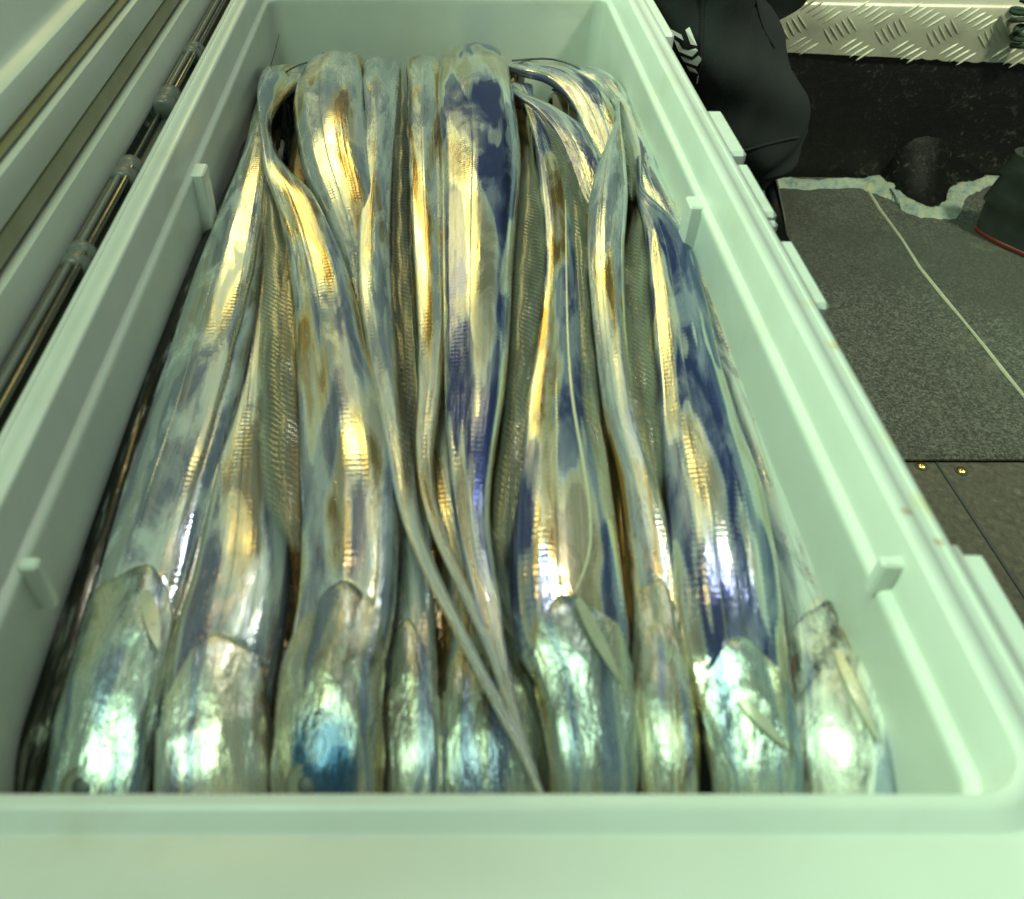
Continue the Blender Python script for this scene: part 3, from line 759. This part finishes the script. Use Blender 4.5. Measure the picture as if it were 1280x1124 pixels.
fish('J', 'rightmost hairtail with a pale bony head against the latch-side wall',
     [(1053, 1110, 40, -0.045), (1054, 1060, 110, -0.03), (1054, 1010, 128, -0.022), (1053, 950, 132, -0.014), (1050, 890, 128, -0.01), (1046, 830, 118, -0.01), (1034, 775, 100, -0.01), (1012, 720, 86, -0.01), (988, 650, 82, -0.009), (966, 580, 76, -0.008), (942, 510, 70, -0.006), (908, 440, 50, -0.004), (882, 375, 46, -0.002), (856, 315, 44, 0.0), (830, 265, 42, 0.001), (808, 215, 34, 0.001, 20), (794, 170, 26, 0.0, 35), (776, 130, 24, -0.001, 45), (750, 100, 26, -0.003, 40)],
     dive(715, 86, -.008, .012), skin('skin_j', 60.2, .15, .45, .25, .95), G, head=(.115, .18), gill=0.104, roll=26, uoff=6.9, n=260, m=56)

# --- folded backs that come over the far end and run out as tails
fish('K', 'wide gold and bronze fold at the far end, left of the twin folds',
     [(452, 420, 8, -.008), (451, 360, 26, -.004), (447, 310, 46, -.001), (436, 260, 66, .001), (420, 205, 80, .003), (412, 150, 84, .003), (411, 115, 82, .001), (415, 88, 74, -.003)],
     dive(420, 80, -.006, .026, dy=.02), skin('skin_k', 66.6, .85, .2, .5, .35), G, roll=4, uoff=7.7, flat=.44)
fish('L', 'slender pale yellow fold with a dark fin, second from the left of the far folds',
     [(682, 1006, 5, .014), (668, 972, 9, .014), (646, 925, 12, .013), (618, 872, 14, .012), (588, 815, 16, .010), (556, 752, 18, .008), (530, 695, 20, .005), (512, 640, 24, .002), (500, 570, 30, .002), (488, 500, 32, .003), (477, 430, 36, .004), (469, 360, 40, .004), (468, 290, 38, .004), (472, 220, 34, .004), (476, 150, 38, .003), (477, 105, 44, .001), (478, 84, 44, -.003)],
     dive(480, 78, -.007, .015, dy=.02), skin('skin_l', 73.5, .6, .3, .2, .55), G, roll=-12, uoff=8.4, n=150, flat=.4)
fish('M', 'amber fold squeezed between the pale fold and the large central one',
     [(676, 1004, 5, .010), (664, 968, 8, .010), (642, 895, 11, .009), (616, 818, 13, .007), (584, 745, 15, .005), (552, 675, 17, .002), (534, 612, 20, -.001), (531, 555, 24, -.002), (538, 480, 30, -.001), (541, 400, 38, .0), (537, 310, 40, .001), (533, 220, 42, .001), (531, 150, 42, .0), (531, 105, 42, -.002), (530, 84, 42, -.005)],
     dive(530, 77, -.009, .015, dy=.02), skin('skin_m', 81.1, .98, .0, .6, .2), G, roll=0, uoff=9.2, n=150, flat=.4)
fish('N', 'largest central fold, mirror silver with violet patches, tapering to a whip tail',
     [(676, 990, 5, .006), (662, 955, 11, .006), (642, 895, 15, .006), (630, 850, 20, .006), (618, 800, 25, .006), (608, 750, 31, .006), (598, 700, 36, .006), (590, 650, 42, .006), (588, 600, 50, .007), (590, 540, 62, .008), (594, 480, 72, .009), (596, 410, 78, .009), (597, 340, 82, .009), (599, 270, 88, .009), (601, 200, 94, .008), (597, 150, 93, .007), (593, 110, 89, .004), (592, 82, 80, .0)],
     dive(592, 70, -.004, .027, dy=.02), skin('skin_n', 88.7, .45, 1.05, .15, .25), G, roll=3, uoff=10.0, n=150, flat=.44)
fish('O', 'violet striped tail sweeping right from behind the central fold',
     [(752, 275, 12, .0), (744, 240, 34, .003, 15), (732, 202, 40, .005, 15), (712, 165, 36, .005, 10), (684, 138, 26, .004), (656, 122, 16, .002)],
     dive(640, 112, -.003, .006), skin('skin_o', 95.4, .3, .95, .05, .35), G, uoff=10.8, flat=.36)
fish('P', 'arched hairtail back bending right over the far end, gold and indigo edge',
     [(772, 235, 14, -.004, 20), (762, 190, 34, .0, 20), (748, 150, 42, .003, 20), (728, 116, 42, .004, 15), (700, 96, 40, .003, 5), (668, 88, 36, .0)],
     dive(645, 84, -.005, .012), skin('skin_p', 102.9, .6, .8, .15, .4), G, uoff=11.5, flat=.4)

# --- fins (parts of their fish)
FINLOW = -.001
def drape_z(x, y):
    z = 0.0
    for k_, (o_, t_) in TREES.items():
        h = t_.ray_cast(Vector((x, y, .45)), Vector((0, 0, -1)))
        if h[0] is not None: z = max(z, h[0].z)
    return z
def fin(owner, name, pts, mat, roll=0, ripple=.0, n=120):
    """thin rayed membrane lying on whatever is under it"""
    K = 9; S_ = catmull(pts, n); G_ = []
    for x, y, w, dz in S_:
        row = []
        for q in range(K):
            p = at_z(x + (q / (K - 1) - .5) * max(w, 1.0), y, ZB + .012)
            row.append([p, drape_z(p.x, p.y)])
        G_.append(row)
    for it in range(3):                             # a membrane bridges small dips
        Z = [[c_[1] for c_ in row] for row in G_]
        for i in range(n):
            for q in range(K):
                nb = [Z[a][b] for a in range(max(0, i - 2), min(n, i + 3)) for b in range(max(0, q - 1), min(K, q + 2))]
                G_[i][q][1] = max(Z[i][q], sum(nb) / len(nb)) if it < 2 else .5 * Z[i][q] + .5 * sum(nb) / len(nb)
    vts, fcs, uvs, arc = [], [], [], 0.0
    rr_ = random.Random(int(pts[0][0]))
    for i in range(n):
        if i: arc += (G_[i][4][0] - G_[i - 1][4][0]).length
        for q in range(K):
            # slide along the view ray so that the strip keeps its place
            z = max(G_[i][q][1], ZB + FINLOW + .004 * math.sin(math.pi * q / (K - 1))) + .0014 + .0009 * math.sin(arc * 120 + q * .5) * (q / (K - 1))
            d = (G_[i][q][0] - Vector((0, 0, CAMZ))); p = Vector((0, 0, CAMZ)) + d * ((z - CAMZ) / d.z)
            vts.append(p); uvs.append((q / (K - 1), arc * 10))
        if i:
            for q in range(K - 1): fcs.append([K * (i - 1) + q, K * (i - 1) + q + 1, K * i + q + 1, K * i + q])
    o = mesh_obj(name, vts, fcs, mat, TREES[owner][0], uvs=uvs, sharp=80)
    lay = o.data.uv_layers.new(name='Span')
    for poly in o.data.polygons:
        for li in poly.loop_indices:
            vi = o.data.loops[li].vertex_index
            lay.data[li].uv = ((vi // K) / (n - 1), (vi % K) / (K - 1))
    return o
fin('C', 'dorsal_fin', [(372, 694, 8, .004), (364, 670, 24, .006), (354, 630, 46, .007), (350, 580, 54, .008), (348, 500, 50, .010), (346, 420, 48, .011), (346, 350, 42, .012), (344, 300, 32, .012), (338, 255, 16, .012), (333, 225, 6, .011)], M_fin, roll=-8)
fin('N', 'dorsal_fin', [(628, 715, 8, .006), (628, 680, 24, .008), (632, 620, 34, .010), (640, 560, 34, .011), (646, 490, 34, .013), (652, 430, 40, .014), (658, 370, 46, .015), (662, 310, 44, .015), (664, 260, 36, .015), (662, 215, 24, .014), (658, 180, 10, .012)], M_fin, roll=14)
fin('I', 'dorsal_fin', [(826, 620, 8, .006), (820, 590, 20, .008), (812, 540, 34, .009), (804, 480, 42, .010), (796, 420, 46, .011), (795, 360, 42, .012), (797, 310, 34, .012), (798, 280, 22, .012), (796, 258, 8, .011)], M_fin, roll=-10)
fin('L', 'dorsal_fin', [(508, 640, 12, .002), (510, 560, 20, .004), (508, 480, 26, .006), (504, 400, 28, .008), (502, 320, 30, .009), (502, 240, 30, .009), (503, 170, 26, .009), (505, 110, 22, .006), (506, 84, 14, .002)], M_fin_dark, roll=8)
fin('F', 'dorsal_fin', [(752, 600, 8, .006), (740, 520, 22, .008), (734, 440, 20, .010), (730, 360, 18, .011), (728, 300, 26, .012), (722, 250, 34, .012), (710, 205, 28, .012), (692, 165, 20, .012), (672, 138, 8, .010)], M_fin_clear, roll=12)
fin('J', 'dorsal_fin', [(790, 252, 6, .006), (788, 232, 18, .006), (786, 205, 22, .006), (782, 180, 16, .006), (774, 160, 6, .005)], M_fin_clear, roll=10)
fin('A', 'dorsal_fin', [(205, 760, 10, .0), (232, 640, 9, .004), (262, 540, 9, .006), (292, 430, 10, .006), (314, 340, 9, .006), (326, 260, 8, .005)], M_fin_clear, roll=0, ripple=0)

# drape: project a small outline drawn over a fish onto its skin
def on_skin(key, px, py, lift):
    d = ray(px, py).normalized()
    hit = TREES[key][1].ray_cast(Vector((0, 0, CAMZ)), d)
    p = hit[0] if hit[0] is not None else at_z(px, py, ZB)
    return p - d * lift
def leaf(key, name, a, b, width, mat, lift=.002, bow=0):
    """a pointed fin lying on the skin from pixel a to pixel b"""
    vts, fcs, uvs = [], [], []
    ax, ay = a; bx, by = b; L_ = math.hypot(bx - ax, by - ay); nx, ny = -(by - ay) / L_, (bx - ax) / L_
    n = 12
    for i in range(n + 1):
        t = i / n; w = width * (math.sin(math.pi * min(1, .08 + t * .92)) ** .7) * (1 - .35 * t)
        for j, s in enumerate((-.5, -.2, .2, .5)):
            x = ax + (bx - ax) * t + nx * (s * w + bow * math.sin(math.pi * t)); y = ay + (by - ay) * t + ny * (s * w + bow * math.sin(math.pi * t))
            p = on_skin(key, x, y, lift )
            vts.append(p); uvs.append((s + .5, t * 2))
        if i:
            k_ = 4 * i
            for j in range(3): fcs.append([k_ - 4 + j, k_ - 3 + j, k_ + 1 + j, k_ + j])
    # give it thickness
    nv = len(vts)
    vts += [p + Vector((0, 0, -.0009)) for p in vts]; uvs += uvs
    fcs += [[q + nv for q in f[::-1]] for f in fcs]
    return mesh_obj(name, vts, fcs, mat, TREES[key][0], uvs=uvs, sharp=60)
leaf('A', 'pectoral_fin', (182, 738), (198, 812), 24, M_pect, .0055)
leaf('F', 'pectoral_fin', (722, 748), (776, 852), 18, M_pect, .0055)
leaf('I', 'pectoral_fin', (925, 872), (985, 935), 16, M_pect, .0055)
leaf('J', 'pectoral_fin', (1046, 812), (1098, 925), 16, M_pect, .0055)
def curve_on(key, name, pts, rad, mat, lift=.0002):
    q = catmull(pts, 26)
    P = [on_skin(key, x, y, lift) for x, y in q]
    r = [rad * .62 * (.35 + .65 * math.sin(math.pi * min(1, max(0, i / 25)))) for i in range(26)]
    return mesh_obj(name, *tube(P, r, 8), mat, TREES[key][0])
M_gline = plain('gill_line', (0.10, 0.085, 0.05), 0.4)
M_thread = plain('lateral_thread', (0.62, 0.62, 0.46), 0.3, .2)
curve_on('F', 'lateral_line', [(707, 250), (708, 330), (710, 420), (716, 500), (728, 570), (737, 630), (738, 680), (730, 715), (718, 742)], .0014, M_thread)
curve_on('C', 'cheek_mark', [(424, 855), (424, 872), (416, 886), (402, 893)], .0017, M_dark)
curve_on('J', 'gill_slit', [(992, 850), (994, 830), (1004, 815), (1022, 808), (1038, 802)], .0022, M_gill)
def eye(key, px, py, r):
    p = on_skin(key, px, py, .0006)
    n = 20; rg = []
    up_ = Vector((0, -.35, .94)).normalized(); e1 = Vector((1, 0, 0)); e2 = up_.cross(e1)
    for rr, h in ((r * 1.05, -r * .15), (r, r * .06), (r * .86, r * .14), (r * .66, r * .11), (r * .5, r * .13)):
        rg.append([p + up_ * h + (e1 * math.cos(2 * math.pi * q / n) + e2 * math.sin(2 * math.pi * q / n)) * rr for q in range(n)])
    e = mesh_obj('eye', *loft(rg), M_eye, TREES[key][0])
    rg = []
    for rr, h in ((r * .50, r * .10), (r * .42, r * .15), (r * .26, r * .18), (r * .1, r * .19)):
        rg.append([p + up_ * h + (e1 * math.cos(2 * math.pi * q / n) + e2 * math.sin(2 * math.pi * q / n)) * rr for q in range(n)])
    mesh_obj('pupil', *loft(rg), M_pupil, e)
eye('A', 104, 984, .0080); eye('C', 386, 982, .0085)
# thin dark fin spines standing against the far wall
def spine(key, pts, r):
    P = [at_y(x, y, Y) for x, y, Y in pts]
    S = [Vector(s) for s in catmull([tuple(p) for p in P], 24)]
    mesh_obj('fin_spine', *tube(S, [r * (1 - .6 * i / 23) for i in range(24)], 6), M_dark, TREES[key][0])
spine('A', [(322, 130, .77), (334, 95, .80), (342, 70, .82), (349, 43, .84)], .0008)
spine('C', [(321, 165, .72), (326, 128, .76), (345, 100, .79), (368, 84, .81), (390, 76, .83), (405, 66, .84)], .0013)
spine('P', [(690, 112, .78), (720, 120, .77), (745, 136, .755), (768, 158, .74)], .0010)
spine('J', [(640, 76, .83), (690, 74, .835), (730, 90, .82), (760, 130, .79), (784, 175, .75), (797, 215, .72), (797, 240, .70)], .0011)

# ------------------------------------------------------------------ seated angler's leg
def cloth():
    k = NT('dark_trouser_cloth'); p = k.pos()
    w = k.noise(p, 900, 2); b = k.noise(p, 14, 4)
    k.set(Base_Color=k.mix(b, (0.014, 0.017, 0.017), (0.023, 0.027, 0.027)), Roughness=0.9, Specular_IOR_Level=0.2, Sheen_Weight=0.0,
          Normal=k.bump(k.math('MULTIPLY_ADD', b, 4.0, w), 0.25, 0.002))
    return k.m
M_cloth = cloth()
person = empty('person', (0.41, 1.0, 0.0))
tag(person, 'person in dark trousers with a grey print, leg beside the far end of the cooler', 'person')
axis = [  # x, y, z, rx, ry
    (0.378, 1.005, 0.055, .024, .030), (0.376, 1.003, 0.084, .027, .034), (0.372, 1.0, 0.092, .040, .044), (0.366, .998, 0.098, .054, .056), (0.360, .995, 0.108, .063, .064), (0.352, .99, 0.128, .069, .069),
    (0.334, .985, 0.165, .067, .070), (0.306, .98, 0.215, .067, .072), (0.266, .975, 0.27, .072, .074), (0.240, .97, 0.34, .082, .08), (0.23, .97, 0.40, .088, .085),
    (0.235, 1.0, 0.46, .088, .085), (0.255, 1.06, 0.50, .088, .085), (0.28, 1.16, 0.51, .09, .09), (0.32, 1.28, 0.50, .1, .1), (0.36, 1.42, 0.47, .11, .11)]
S = catmull(axis, 110); rings = []; side = Vector((1, 0, 0))
for i in range(110):
    c = Vector(S[i][:3]); T = (Vector(S[min(i + 1, 109)][:3]) - Vector(S[max(i - 1, 0)][:3])).normalized()
    side = (side - T * side.dot(T)).normalized(); nr = T.cross(side)
    ring = []
    for j in range(44):
        a = 2 * math.pi * j / 44
        z = c.z
        fold = 0.005 * math.sin(2 * a + z * 20) + 0.006 * math.sin(3 * a - z * 33 + 1) + .004 * math.sin(5 * a + z * 62) + .0022 * math.sin(9 * a - z * 90)
        crease = -0.008 * math.exp(-((a - 4.22) / .10) ** 2) * min(1, max(0, (z - .10) / .06))      # pressed vertical crease
        hem = -0.006 * math.exp(-((z - .113 - .012 * math.cos(a)) / .003) ** 2)
        r = 1 + 0
        ring.append(c + side * math.cos(a) * (S[i][3] + fold + crease + hem) + nr * math.sin(a) * (S[i][4] + fold + crease + hem))
    rings.append(ring)
tv, tf = loft(rings)
tro = mesh_obj('trousers', tv, tf, M_cloth, sharp=80); keep_world(tro, person)
TB = BVHTree.FromPolygons([tuple(q) for q in tv], tf)
M_print = plain('grey_print', (0.66, 0.68, 0.62), 0.55, vary=0.2, scale=200)
logo = [[(160, 205), (235, 245), (250, 285), (165, 235)], [(262, 210), (292, 190), (345, 322), (300, 312)],
        [(180, 275), (215, 300), (240, 345), (285, 355), (335, 340), (352, 355), (310, 400), (215, 362)],
        [(230, 395), (310, 425), (355, 390), (375, 410), (372, 428), (345, 465), (250, 432)],
        [(270, 462), (335, 488), (352, 520), (290, 498)], [(345, 540), (358, 525), (350, 585), (340, 590)]]
for poly in logo:
    P = []
    for (x, y) in poly:
        px, py = 810 + x / 5.618, y / 5.618
        d = ray(px, py).normalized(); h = TB.ray_cast(Vector((0, 0, CAMZ)), d)
        P.append((h[0] if h[0] is not None else at_y(px, py, .92)) - d * .005)
    o = mesh_obj('trouser_print', P, [list(range(len(P)))], M_print, smooth=False); keep_world(o, person)
def on_cloth(px, py, lift=.001):
    d = ray(px, py).normalized(); h = TB.ray_cast(Vector((0, 0, CAMZ)), d)
    return (h[0] if h[0] is not None else at_y(px, py, .93)) - d * lift
M_seamdark = plain('seam_thread', (0.006, 0.007, 0.008), 0.9)
for nm, pl, rad in (('seam', [(878, -20), (878, 20), (877, 50), (876, 80), (873, 100), (868, 112)], .0013), ('hem_fold', [(915, 191), (935, 187), (960, 180), (985, 174), (998, 172)], .0016), ('seam', [(942, -10), (953, 32), (968, 60)], .0010)):
    q = catmull(pl, 24)
    keep_world(mesh_obj(nm, *tube([on_cloth(x, y, .0004) for x, y in q], rad, 8), M_seamdark), person)
# second fold of cloth behind (the far leg)
ax2 = [(0.395, 1.09, .235, .03, .03), (.385, 1.085, .26, .055, .03), (.375, 1.08, .29, .066, .03), (.365, 1.08, .34, .07, .032), (.36, 1.09, .42, .085, .05), (.39, 1.18, .49, .09, .085), (.43, 1.32, .50, .1, .1), (.46, 1.44, .47, .11, .11)]
S2 = catmull(ax2, 40); rings = []; side = Vector((1, 0, 0))
for i in range(40):
    c = Vector(S2[i][:3]); T = (Vector(S2[min(i + 1, 39)][:3]) - Vector(S2[max(i - 1, 0)][:3])).normalized()
    side = (side - T * side.dot(T)).normalized(); nr = T.cross(side)
    rings.append([c + side * math.cos(a) * (S2[i][3] + .004 * math.sin(3 * a + c.z * 40)) + nr * math.sin(a) * (S2[i][4] + .004 * math.sin(2 * a + c.z * 30)) for a in [2 * math.pi * j / 36 for j in range(36)]])
keep_world(mesh_obj('trousers', *loft(rings), M_cloth, sharp=80), person)
# ankle sock and shoe
def sock():
    k = NT('patterned_sock'); p = k.pos()
    vor = k.new('ShaderNodeTexVoronoi'); k.link(p, vor.inputs['Vector']); vor.inputs['Scale'].default_value = 55
    sep = k.new('ShaderNodeSeparateColor'); k.link(vor.outputs['Color'], sep.inputs[0])
    k.set(Base_Color=k.ramp(sep.outputs[0], [(0.0, (0.55, 0.36, 0.03)), (0.35, (0.42, 0.44, 0.40)), (0.6, (0.08, 0.20, 0.30)), (0.8, (0.5, 0.5, 0.46))], 'CONSTANT'), Roughness=0.9)
    return k.m
M_sock = sock()
def shoe_rings(c, ang, L_, W_, H_, heel=.1):
    """sole outline rings of a shoe pointing along ang (heel at c)"""
    out = []
    def outline(s, z):
        pts = []
        for q in range(40):
            a = 2 * math.pi * q / 40
            x = L_ / 2 + math.cos(a) * L_ / 2 * s
            wv = W_ / 2 * (0.86 + 0.16 * math.cos(a)) * s
            y = math.copysign(abs(math.sin(a)) ** .8, math.sin(a)) * wv
            pts.append((x, y, z))
        return pts
    return outline
def build_shoe(parent, c, ang, L_, W_, H_, mat, sole_mat, inner_mat, collar, name='upper'):
    rot = Matrix.Translation(c) @ Matrix.Rotation(ang, 4, 'Z')
    ol = shoe_rings(c, ang, L_, W_, H_)
    def ring(s, zf):
        r = []
        for (x, y, z) in ol(s, 0):
            t = x / L_
            # collar is highest at the heel, low over the toes
            r.append(rot @ Vector((x, y, zf(t))))
        return r
    top = lambda t: H_ * (1.0 - .62 * min(1, max(0, (t - .30) / .35)))
    sole = loft([ring(.97, lambda t: .0), ring(.985, lambda t: .001), ring(1.006, lambda t: .004), ring(1.008, lambda t: .006), ring(.985, lambda t: .0072)])
    keep_world(mesh_obj('sole', *sole, sole_mat, sharp=50), parent)
    fr = (0, .16, .34, .36, .52, .70, .72, .86, .96, 1.0, 1.0, .9, .6)
    sc = (1.0, 1.015, 1.02, 1.045, 1.02, .99, 1.015, .975, .965, .975, .915, .89, .85)
    up_ = [ring(s, (lambda fz: (lambda t: .007 + (top(t) - .007) * fz))(fz)) for fz, s in zip(fr, sc)]
    keep_world(mesh_obj(name, *loft(up_, True, False), mat, sharp=60), parent)
    inn = [ring(.85, lambda t: .014 + (top(t) - .014) * .92), ring(.83, lambda t: .014 + (top(t) - .014) * .5), ring(.78, lambda t: .02)]
    keep_world(mesh_obj('lining', *loft(inn, False, True), inner_mat, sharp=60), parent)
M_rubber = plain('black_rubber', (0.026, 0.027, 0.024), 0.45, vary=0.4, scale=60, bump=.2, bscale=120)
M_red = plain('red_sole_edge', (0.16, 0.022, 0.014), 0.5)
M_lining = plain('speckled_lining', (0.30, 0.29, 0.25), 0.9, vary=0.6, scale=420)
pk = [(0.378, 1.005, 0.08, .023), (0.379, 1.005, .06, .025), (.381, 1.0, .045, .029), (.382, .985, .03, .032), (.382, .975, .022, .02)]
keep_world(mesh_obj('sock', *tube([p[:3] for p in pk], [p[3] for p in pk], 20), M_sock), person)
build_shoe(person, Vector((0.378, 1.078, 0.008)), math.radians(-88), .25, .074, .082, M_rubber, M_rubber, M_rubber, 0, 'shoe')

# black rubber shoe at the right edge
boot = empty('rubber_shoe', (0.70, 0.98, 0.008))
tag(boot, 'black rubber shoe with a red sole edge standing on the mat', 'shoe')
build_shoe(boot, Vector((0.678, 0.99, 0.008)), math.radians(-42), .27, .10, .104, M_rubber, M_red, M_lining, 0, 'upper')
# green rope hank at the end of the plate
M_rope = plain('green_rope', (0.02, 0.045, 0.025), 0.8, vary=.5, scale=200)
P = []
for i in range(60):
    a = i * .55; b = at_y(1277, 6 + i * .95, WALLY - .022)
    P.append(b + Vector((.010 * math.sin(a), .006 * math.cos(a * 1.3), .004 * math.cos(a))))
rope = mesh_obj('green_rope', *tube(P, .003, 8), M_rope)
tag(rope, 'bit of green rope hanging beside the tread plate', 'rope')

scene.render.engine = 'CYCLES'
